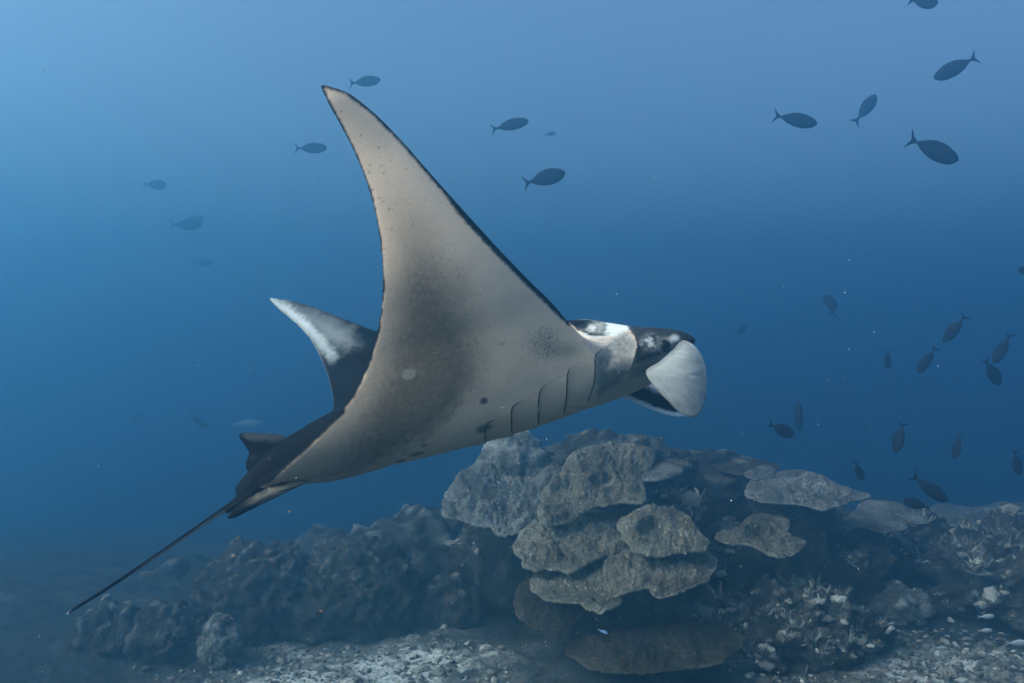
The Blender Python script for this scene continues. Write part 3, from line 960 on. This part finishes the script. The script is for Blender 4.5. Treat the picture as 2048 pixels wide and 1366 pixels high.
    # ---- relief: a soft step in front of every gill slit
    for gl_ in GILLS:
        gp = np.asarray(gl_, float)
        d = line_dist(p, gp)
        gx = np.interp(p[:, 1], gp[:, 1], gp[:, 0])
        wgt = ven * (np.abs(p[:, 1] - np.clip(p[:, 1], gp[0, 1] - 4, gp[-1, 1] + 6)) < 1) * (facing > 0)
        left = p[:, 0] < gx
        wgt = wgt * sstep(gp[0, 1] - 6, gp[0, 1] + 22, p[:, 1])
        h = np.where(left, 0.006 * np.exp(-d / 24), -0.006 * np.exp(-d / 10)) * wgt
        co = co + no * h[:, None]
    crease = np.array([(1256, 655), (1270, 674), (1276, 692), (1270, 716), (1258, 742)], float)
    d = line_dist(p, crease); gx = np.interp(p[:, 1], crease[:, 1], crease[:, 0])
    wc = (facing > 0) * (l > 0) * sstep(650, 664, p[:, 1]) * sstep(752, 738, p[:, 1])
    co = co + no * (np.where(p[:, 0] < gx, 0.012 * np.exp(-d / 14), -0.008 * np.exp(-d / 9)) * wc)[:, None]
    out += (np.array([.03, .03, .032]) - out) * (0.8 * sstep(4.5, 1, d + 1.5 * sp) * wc)[:, None]  # shade in the fold painted as a dark line
    # fine wrinkles on cheek
    co = co + no * (0.0012 * sp2 * cheek)[:, None]
    me.vertices.foreach_set("co", co.ravel())
    me.update()
    set_pigment(ob, np.clip(out, 0, 1), np.clip(speck, 0, 1))
    me.materials.clear()
    me.materials.append(M_SKIN)
    me.polygons.foreach_set("use_smooth", [True] * len(me.polygons))

def pig(o, fn):
    n = len(o.data.vertices)
    co = np.empty(n * 3); o.data.vertices.foreach_get("co", co); co = co.reshape(-1, 3)
    set_pigment(o, np.clip(fn(co, proj(co)), 0, 1))

def build_manta():
    root = empty("manta_ray")
    tag(root, "large manta ray gliding right, pale belly and near wing raised, black back", "manta ray")
    body = manta_body()
    paint_and_relief(body)
    body.parent = root
    bm = bmesh.new(); bm.from_mesh(body.data)
    bvh = BVHTree.FromBMesh(bm); bm.free()
    # gill slits: thin dark folds lying in the belly skin
    FOLDS = [[(1262, 664), (1240, 676), (1212, 694)], [(1188, 712), (1166, 722), (1150, 731)], [(1132, 748), (1112, 759), (1097, 767)], [(1078, 785), (1056, 797), (1041, 804)], [(1020, 826), (1004, 834), (990, 840)]]
    for gl_, fd in zip(GILLS, FOLDS):
        pts = []
        for x, y in cr(fd + gl_, 26):
            D = Vector(((x - 1024) / FPX, 1, -(y - 683) / FPX)).normalized()
            loc, nrm, idx, dd = bvh.ray_cast(Vector(CAMP), D)
            if loc is not None and dd < 4:
                pts.append(np.array(loc) - 0.0005 * np.array(nrm))
        if len(pts) > 3:
            tt = np.linspace(0, 1, len(pts))
            rad = 0.0007 + 0.0021 * sstep(0.30, 0.52, tt) * np.clip((1 - tt) / 0.06, 0.1, 1)
            v, f = tube_mesh(pts, rad, 6)
            mesh_obj("gill_slit", v, f, M_GILL, root)
    # eye
    D = Vector(((1329 - 1024) / FPX, 1, -(692 - 683) / FPX)).normalized()
    loc, nrm, idx, dd = bvh.ray_cast(Vector(CAMP), D)
    c = np.array(loc) if loc is not None else B(1329, 692, .26)
    v, f = _ICO[2]
    mesh_obj("eye", v * [.0245, .017, .025] + c + [0, .006, 0], f, M_EYE, root)
    # near cephalic fin: a broad paddle hanging down and curling inward
    near = [(1292, 742, .240), (1305, 768, .243), (1328, 794, .238), (1352, 818, .226), (1372, 832, .214), (1388, 834, .205), (1402, 822, .205), (1411, 795, .212), (1414, 762, .22), (1409, 728, .226), (1397, 702, .232), (1380, 686, .236), (1362, 682, .238), (1345, 700, .245), (1318, 724, .245)]
    out = np.array([B(*q) for q in near])
    out = cr(out, 72, closed=True)
    v, f = lens(out, LAT, 0.024, 0.035, 16, 0.006)
    th = fbm(v * np.array([6, 6, 38.0]), 3)
    v = v + 0.0022 * th[:, None] * LAT
    o = mesh_obj("cephalic_fin", v, f, M_SKIN, root); fix_normals(o)
    def fin_col(co, p):
        # fine streaks running out from the base
        a = np.arctan2(p[:, 1] - 700, p[:, 0] - 1270)
        r = np.hypot(p[:, 1] - 700, p[:, 0] - 1270)
        st = fbm(np.stack([a * 24, r * 0.012, a * 0], -1), 4, 0.6)
        c = np.array([.37, .375, .37]) * (1 + 0.22 * st)[:, None]
        dk = sstep(10, -2, line_dist(p, [(1285, 742), (1318, 722), (1345, 700), (1365, 682)]) - 2)
        c += (np.array([.1, .1, .105]) - c) * (0.6 * dk)[:, None]
        e = sstep(5, 1, line_dist(p, [(1380, 686), (1397, 702), (1409, 728), (1414, 762)]))
        c += (np.array([.62, .63, .62]) - c) * (0.5 * e)[:, None]
        return c
    pig(o, fin_col)
    # far cephalic fin
    far = [(1214, 782, -.15), (1255, 798, -.14), (1305, 820, -.14), (1345, 832, -.14), (1376, 831, -.15), (1392, 815, -.19), (1380, 785, -.25), (1340, 752, -.28), (1300, 732, -.28), (1262, 742, -.25), (1235, 765, -.2)]
    out = cr(np.array([B(*q) for q in far]), 64, closed=True)
    v, f = lens(out, -LAT, 0.022, 0.03, 14, 0.006)
    o = mesh_obj("cephalic_fin", v, f, M_SKIN, root); fix_normals(o)
    o["label"] = "far cephalic fin, black inside with a white rim and white streak"
    def far_col(co, p):
        s = fbm(co * 60, 3, .7)
        c = np.tile(BLACK * 1.3, (len(p), 1))
        w = sstep(10, 5, line_dist(p, [(1212, 782), (1255, 798), (1305, 820), (1345, 832), (1376, 830)]) + 2.2 * s)
        w2 = sstep(13, 3, line_dist(p, [(1262, 760), (1292, 766), (1322, 779)]) + 4 * s) * 0.8
        return c + (np.array([.88, .88, .87]) - c) * np.maximum(w, w2)[:, None]
    pig(o, far_col)
    # dorsal fin
    df = [(478, 872), (486, 866), (520, 867), (558, 869), (580, 878), (612, 885), (625, 915), (590, 945), (545, 962), (520, 950), (506, 941), (494, 940), (493, 922), (498, 906), (488, 888)]
    out = np.array([B(x, y, 0.0) for x, y in cr(df, 110, closed=True)])
    v, f = lens(out, LAT, 0.05, 0.0, 10, 0.005)
    o = mesh_obj("dorsal_fin", v, f, M_SKIN, root); fix_normals(o)
    def dcol(co, p):
        s = fbm(co * 40, 3, .6)
        t = sstep(13, 3, line_dist(p, [(500, 872), (560, 875), (590, 888)]) + 5 * s) * 0.10  # grey highlight painted along the fin's top edge
        t = np.maximum(t, 0.6 * sstep(5, 1, line_dist(p, [(558, 929), (566, 920)]) + 3 * s))
        return np.tile(BLACK, (len(p), 1)) + (np.array([.4, .42, .44]) - BLACK) * t[:, None]
    pig(o, dcol)
    # pelvic fins: frayed flaps under the tail root
    for lab, poly, l, kind in ((None, [(612, 961), (575, 962), (540, 972), (505, 992), (474, 1012), (459, 1028), (457, 1037), (472, 1034), (500, 1020), (540, 1001), (580, 981), (605, 969)], .055, 0),
                               ("black frayed pelvic fin", [(560, 962), (520, 968), (490, 985), (462, 1008), (449, 1022), (456, 1026), (470, 1018), (462, 1034), (480, 1024), (505, 1003), (550, 982)], .03, 1)):
        out = np.array([B(x, y, l) for x, y in cr(poly, 100, closed=True)])
        ang = np.arange(100)
        out = out + (0.007 * fbm(out * 50, 3, 0.7))[:, None] * np.array([1, 0, .6])
        v, f = lens(out, LAT, 0.014, 0.01, 8, 0.004)
        o = mesh_obj("pelvic_fin", v, f, M_SKIN, root); fix_normals(o)
        if lab: o["label"] = lab
        def pc(co, p, kind=kind):
            s = fbm(co * 50, 3, .7)
            c = np.tile(np.array([.17, .15, .125]) if kind == 0 else BLACK, (len(p), 1))
            if kind == 0:
                d = sstep(535, 490, p[:, 0] + 22 * s)
                top = sstep(7, 2, line_dist(p, [(600, 966), (545, 968), (500, 990), (470, 1012)]) + 3 * s) * (p[:, 0] < 575)
                c += (BLACK - c) * np.maximum(d, top)[:, None]
            return c
        pig(o, pc)
    # tail: a whip tapering to the lower left
    tl = [(540, 950, 0), (500, 980, 0), (468, 1006, 0), (430, 1031, .01), (360, 1079, .04), (270, 1140, .08), (200, 1186, .11), (155, 1214, .13), (134, 1228, .14)]
    c3 = cr(np.array([B(*q) for q in tl]), 90)
    s = np.linspace(0, 1, 90)
    rad = np.interp(s, [0, .07, .16, .3, .6, .95, 1], [.03, .026, .014, .0085, .0062, .0045, .002])
    v, f = tube_mesh(c3, rad, 12)
    o = mesh_obj("tail", v, f, M_SKIN, root); fix_normals(o)
    def tcol(co, p):
        s_ = fbm(co * 30, 3, .6)
        line = cr(np.array([(q[0], q[1]) for q in tl], float), 200)
        yy = np.interp(p[:, 0], line[::-1, 0], line[::-1, 1])
        und = sstep(0.5, 3.0, p[:, 1] - yy + 0.8 * s_) * sstep(230, 330, p[:, 0]) * sstep(490, 440, p[:, 0])
        c = np.tile(BLACK, (len(p), 1))
        c += (np.array([.4, .4, .4]) - c) * (0.8 * und)[:, None]
        tip = sstep(140, 134, p[:, 0])
        c += (np.array([.5, .5, .5]) - c) * tip[:, None]
        return c
    pig(o, tcol)
    return root
build_manta()

# ------------------------------------------------------------------ fish
def fish_parts(depth=0.36, width=0.13, bend=0.0, tail=0.30, tail_len=0.17):
    """body along +X (head), +Z up, length 1 with the tail fin"""
    xs = np.linspace(0, 1, 22)
    prof = np.interp(xs, [0, .03, .1, .22, .38, .52, .68, .82, .93, 1.0], [.06, .38, .66, .90, 1, .99, .86, .60, .24, .10])
    prof = np.convolve(np.pad(prof, 1, mode='edge'), [.2, .6, .2], 'valid')
    L = 1 - tail_len
    rings = []
    for x, p in zip(xs, prof):
        th = np.linspace(0, 2 * np.pi, 16, endpoint=False)
        X = 0.5 - x * L
        yb = bend * (x ** 2)
        ww = max(width * (p ** 0.8) * (1 - 0.25 * x), .018)
        rings.append(np.stack([np.full(16, X), yb + ww / 2 * np.cos(th), depth / 2 * p * np.sin(th) - 0.012 * math.sin(math.pi * x)], 1))
    body = loft(rings)
    xt = 0.5 - L
    y0 = bend
    T = np.array([(xt + .03, .02), (xt - .05, .10), (xt - tail_len - .02, tail / 2 + .01), (xt - tail_len * .72, .03), (xt - tail_len * .7, -.03), (xt - tail_len - .02, -tail / 2 - .01), (xt - .05, -.10), (xt + .03, -.02)])
    T = T * [1, 1] ; T[1, 1] *= .6; T[-2, 1] *= .6
    o3 = np.stack([T[:, 0], y0 + bend * 1.2 * (xt - T[:, 0]), T[:, 1]], 1)
    tailf = lens(cr(o3, 40, closed=True), [0, 1, 0], .012, 0, 4, .004)
    def fin(top):
        s = 1 if top else -1
        a, b = (.26, .80) if top else (.46, .80)
        q = np.linspace(a, b, 9)
        pz = np.interp(q, xs, prof) * depth / 2 - 0.012
        h = .022 * np.sin(np.linspace(.35, np.pi - .25, 9)) ** .6
        up = np.stack([0.5 - q * L, bend * q ** 2, s * (pz + h)], 1)
        dn = np.stack([0.5 - q * L, bend * q ** 2, s * (pz - .03)], 1)
        return lens(np.vstack([up, dn[::-1]]), [0, 1, 0], .014, 0, 3, .006)
    return body, tailf, fin(True), fin(False)

FISH_KINDS = {}
def fish_proto(kind, bodymat, finmat, **kw):
    b, t, d, a = fish_parts(**kw)
    ms = []
    for nm, (v, f), mt in (("body", b, bodymat), ("tail_fin", t, finmat), ("dorsal_fin", d, finmat), ("anal_fin", a, finmat)):
        o = mesh_obj(nm, v, f, mt)
        fix_normals(o)
        ms.append((nm, o.data))
        bpy.data.objects.remove(o)
    FISH_KINDS[kind] = ms
fish_proto("slim", M_FISH, M_FISHFIN, depth=.32, width=.13, tail=.33, tail_len=.14)
fish_proto("bent", M_FISH, M_FISHFIN, depth=.32, width=.14, bend=.07, tail=.32)
fish_proto("deep", M_FISH, M_FISHFIN, depth=.44, width=.16, tail=.32)
fish_proto("pale", M_FISHPALE, M_FISHPALE, depth=.26, width=.12, tail=.2)
fish_proto("blue", M_FISHBLUE, M_FISHBLUE, depth=.24, width=.12, tail=.2)
fish_proto("orange", M_FISHORANGE, M_FISHORANGE, depth=.4, width=.14, tail=.28)

def fish(label, cx, cy, length, ang, d, kind="slim", turn=0.0, roll=0.0, group="dark reef fish in open water", name="reef_fish"):
    """ang: picture angle of the heading, turn: yaw out of the picture plane, roll: about its own axis"""
    a, tu, ro = R(ang), R(turn), R(roll)
    if d > 13: d = 13 + (d - 13) * 0.6
    d *= 0.88
    f = Vector((math.cos(a) * math.cos(tu), math.sin(tu), math.sin(a) * math.cos(tu)))
    upv = Vector((-math.sin(a), 0, math.cos(a)))
    if math.cos(a) < 0: upv = -upv
    sv = f.cross(upv).normalized()            # side
    u = sv.cross(f).normalized()
    if u.dot(upv) < 0: u = -u
    u2 = u * math.cos(ro) + sv * math.sin(ro)
    y = u2.cross(f).normalized()
    m = Matrix((f, y, u2)).transposed()
    root = empty(name, tuple(P(cx, cy, d)))
    root.rotation_euler = m.to_euler()
    s = length / FPX * d / max(math.cos(tu), .3)
    rv = random.Random(int(cx * 7 + cy * 13))
    root.scale = (s, s * rv.uniform(.85, 1.15), s * rv.uniform(.9, 1.12))
    tag(root, label, "fish", group)
    for nm, me in FISH_KINDS[kind]:
        o = bpy.data.objects.new(nm, me)
        COL.objects.link(o)
        o.parent = root
    return root

def all_fish():
    fish("faint dark fish just right of the manta's raised wing tip", 730, 163, 62, 7, 13)
    fish("faint level dark fish left of the upper part of the raised wing", 622, 296, 64, 1, 14)
    fish("faint fish furthest left in the open water, alone", 310, 369, 48, -4, 16.5 * 1.7, "deep")
    fish("faint level fish with another overlapping just above its head", 372, 449, 66, 0, 16 * 1.7)
    fish("barely visible fish tucked behind the back of the faint level one", 393, 436, 32, -15, 19 * 1.7, "deep")
    fish("barely visible fish below the overlapping pair at the left", 406, 526, 42, 2, 20 * 1.7)
    fish("dark fish tilted nose up, higher of the two right of the raised wing", 1020, 250, 76, 14, 11)
    fish("dark fish tilted nose up, lower of the two right of the raised wing", 1089, 356, 86, 15, 9.3)
    fish("barely visible fish tail between the two nose-up fish", 1100, 268, 24, 12, 20 * 1.7)
    fish("dark fish heading right and slightly down with tail raised, upper right", 1591, 239, 88, -11, 9.3)
    fish("paler fish climbing steeply up to the right, tail bent away", 1732, 217, 74, 52, 12.5, "bent", 10)
    fish("largest dark fish of the upper right, nose dipping to the right", 1867, 299, 108, -24, 8.2)
    fish("dark fish heading left and down, highest complete one at upper right", 1911, 135, 96, 207, 9.3)
    fish("dark fish cut by the top picture edge", 1846, 3, 60, -4, 9.0, "deep")
    fish("dark fish showing only its head at the right picture edge", 2056, 541, 40, 175, 9.0, "deep")
    fish("small faint round-bodied fish right of the manta's head", 1482, 660, 34, 32, 14 * 1.7, "deep", 30)
    fish("tiny dark fish seen tail-on above the others at right", 1663, 608, 40, 70, 13, "bent", 62)
    fish("dark fish diving left, uppermost of the diving fish at right", 1909, 657, 66, 234, 9.2, "slim", 10, 20)
    fish("dark fish diving left, lower left of the uppermost diver", 1854, 720, 60, 240, 9.8, "slim", 15, 20)
    fish("thin small dark fish diving away, left of the four divers", 1776, 719, 38, -78, 11, "slim", 30, 55)
    fish("dark fish diving left, touching noses with a fish below it", 2004, 697, 66, 246, 9.0, "slim", 10, 20)
    fish("dark fish diving right, just under a diving fish at the right", 1985, 744, 66, -52, 8.8, "slim", 15, 10)
    fish("deep-bodied dark fish nearest the reef crest, nose down right", 1563, 859, 62, -24, 8.6, "deep", 15)
    fish("round dark fish seen head-on beside the deep-bodied one", 1598, 833, 40, 0, 12, "deep", 72)
    fish("dark fish standing on its nose, left of the two nose-down ones", 1798, 875, 62, 261, 8.8, "slim", 12, 45)
    fish("slim dark fish nose down, right of another nose-down one", 1914, 893, 50, 263, 9.8, "slim", 15, 55)
    fish("dark fish diving right above the pale table coral", 1718, 942, 46, -63, 9.4, "slim", 20, 30)
    fish("dark fish nose down at the right edge above the far ridge", 2034, 926, 56, -72, 8.6, "slim", 15, 40)
    fish("dark fish diving right with forked tail high, above one facing left", 1860, 977, 88, -36, 7.9)
    fish("dark fish facing left under the diving one, over the table coral", 1834, 1008, 58, 162, 7.8)
    fish("small faint fish nose down above the dorsal fin at the left", 398, 842, 42, -42, 14 * 1.7, "slim", 15)
    fish("barely visible round fish left of the small nose-down one", 272, 838, 22, 60, 18 * 1.7, "deep", 40)
    fish("faint pale fish in the haze above the manta's dorsal fin", 491, 848, 64, 3, 38, "pale")
    pg = "small pale fish near the seabed"
    fish("small pale fish over the dark hollow at lower right, upper one", 1972, 1233, 34, 4, 7.6, "pale", group=pg, name="small_fish")
    fish("small pale fish at lower right, straight below another", 1970, 1261, 30, 3, 7.5, "pale", group=pg, name="small_fish")
    fish("pale fish at the right edge just above the bright sand", 2034, 1286, 46, 2, 7.3, "pale", group=pg, name="small_fish")
    fish("small pale fish low over the sand, leftmost of the pale four", 1880, 1296, 24, 2, 7.3, "pale", group=pg, name="small_fish")
    fish("tiny bright blue fish in the dark under the coral stack", 1206, 1263, 22, -22, 6.6, "blue", group=None, name="small_fish")
    og = "tiny orange fish by the lobed mounds"
    fish("tiny orange fish in open water under the manta's tail root", 578, 1024, 8, 30, 6.5, "orange", group=og, name="orange_fish")
    fish("tiny orange fish just above the first lobed mound", 466, 1112, 10, 40, 7.0, "orange", group=og, name="orange_fish")
    fish("tiny orange fish in front of the second lobed mound", 641, 1222, 9, 0, 7.2, "orange", group=og, name="orange_fish")
all_fish()

# ------------------------------------------------------------------ drifting specks in the water
def specks():
    rg = np.random.default_rng(77)
    V, F, off = [], [], 0
    v0 = np.array([(1, 0, 0), (-1, 0, 0), (0, 1, 0), (0, -1, 0), (0, 0, 1), (0, 0, -1)], float)
    f0 = [(0, 2, 4), (2, 1, 4), (1, 3, 4), (3, 0, 4), (2, 0, 5), (1, 2, 5), (3, 1, 5), (0, 3, 5)]
    for k in range(9000):
        d = rg.uniform(1.2, 7.5) 
        x = rg.uniform(-0.8, 0.8) * d
        z = CAM_H + rg.uniform(-0.5, 0.55) * d
        if z < 0.3: continue
        s = float(np.clip(rg.lognormal(-7.45, 0.45), 0.00025, 0.0014))
        V.append(v0 * s * rg.uniform(.6, 1.4, 3) + [x, d, z]); F += [tuple(i + off for i in q) for q in f0]; off += 6
    o = mesh_obj("marine_snow", np.vstack(V), F, M_SNOW)
    tag(o, "pale specks drifting in the blue water", kind="stuff")
specks()
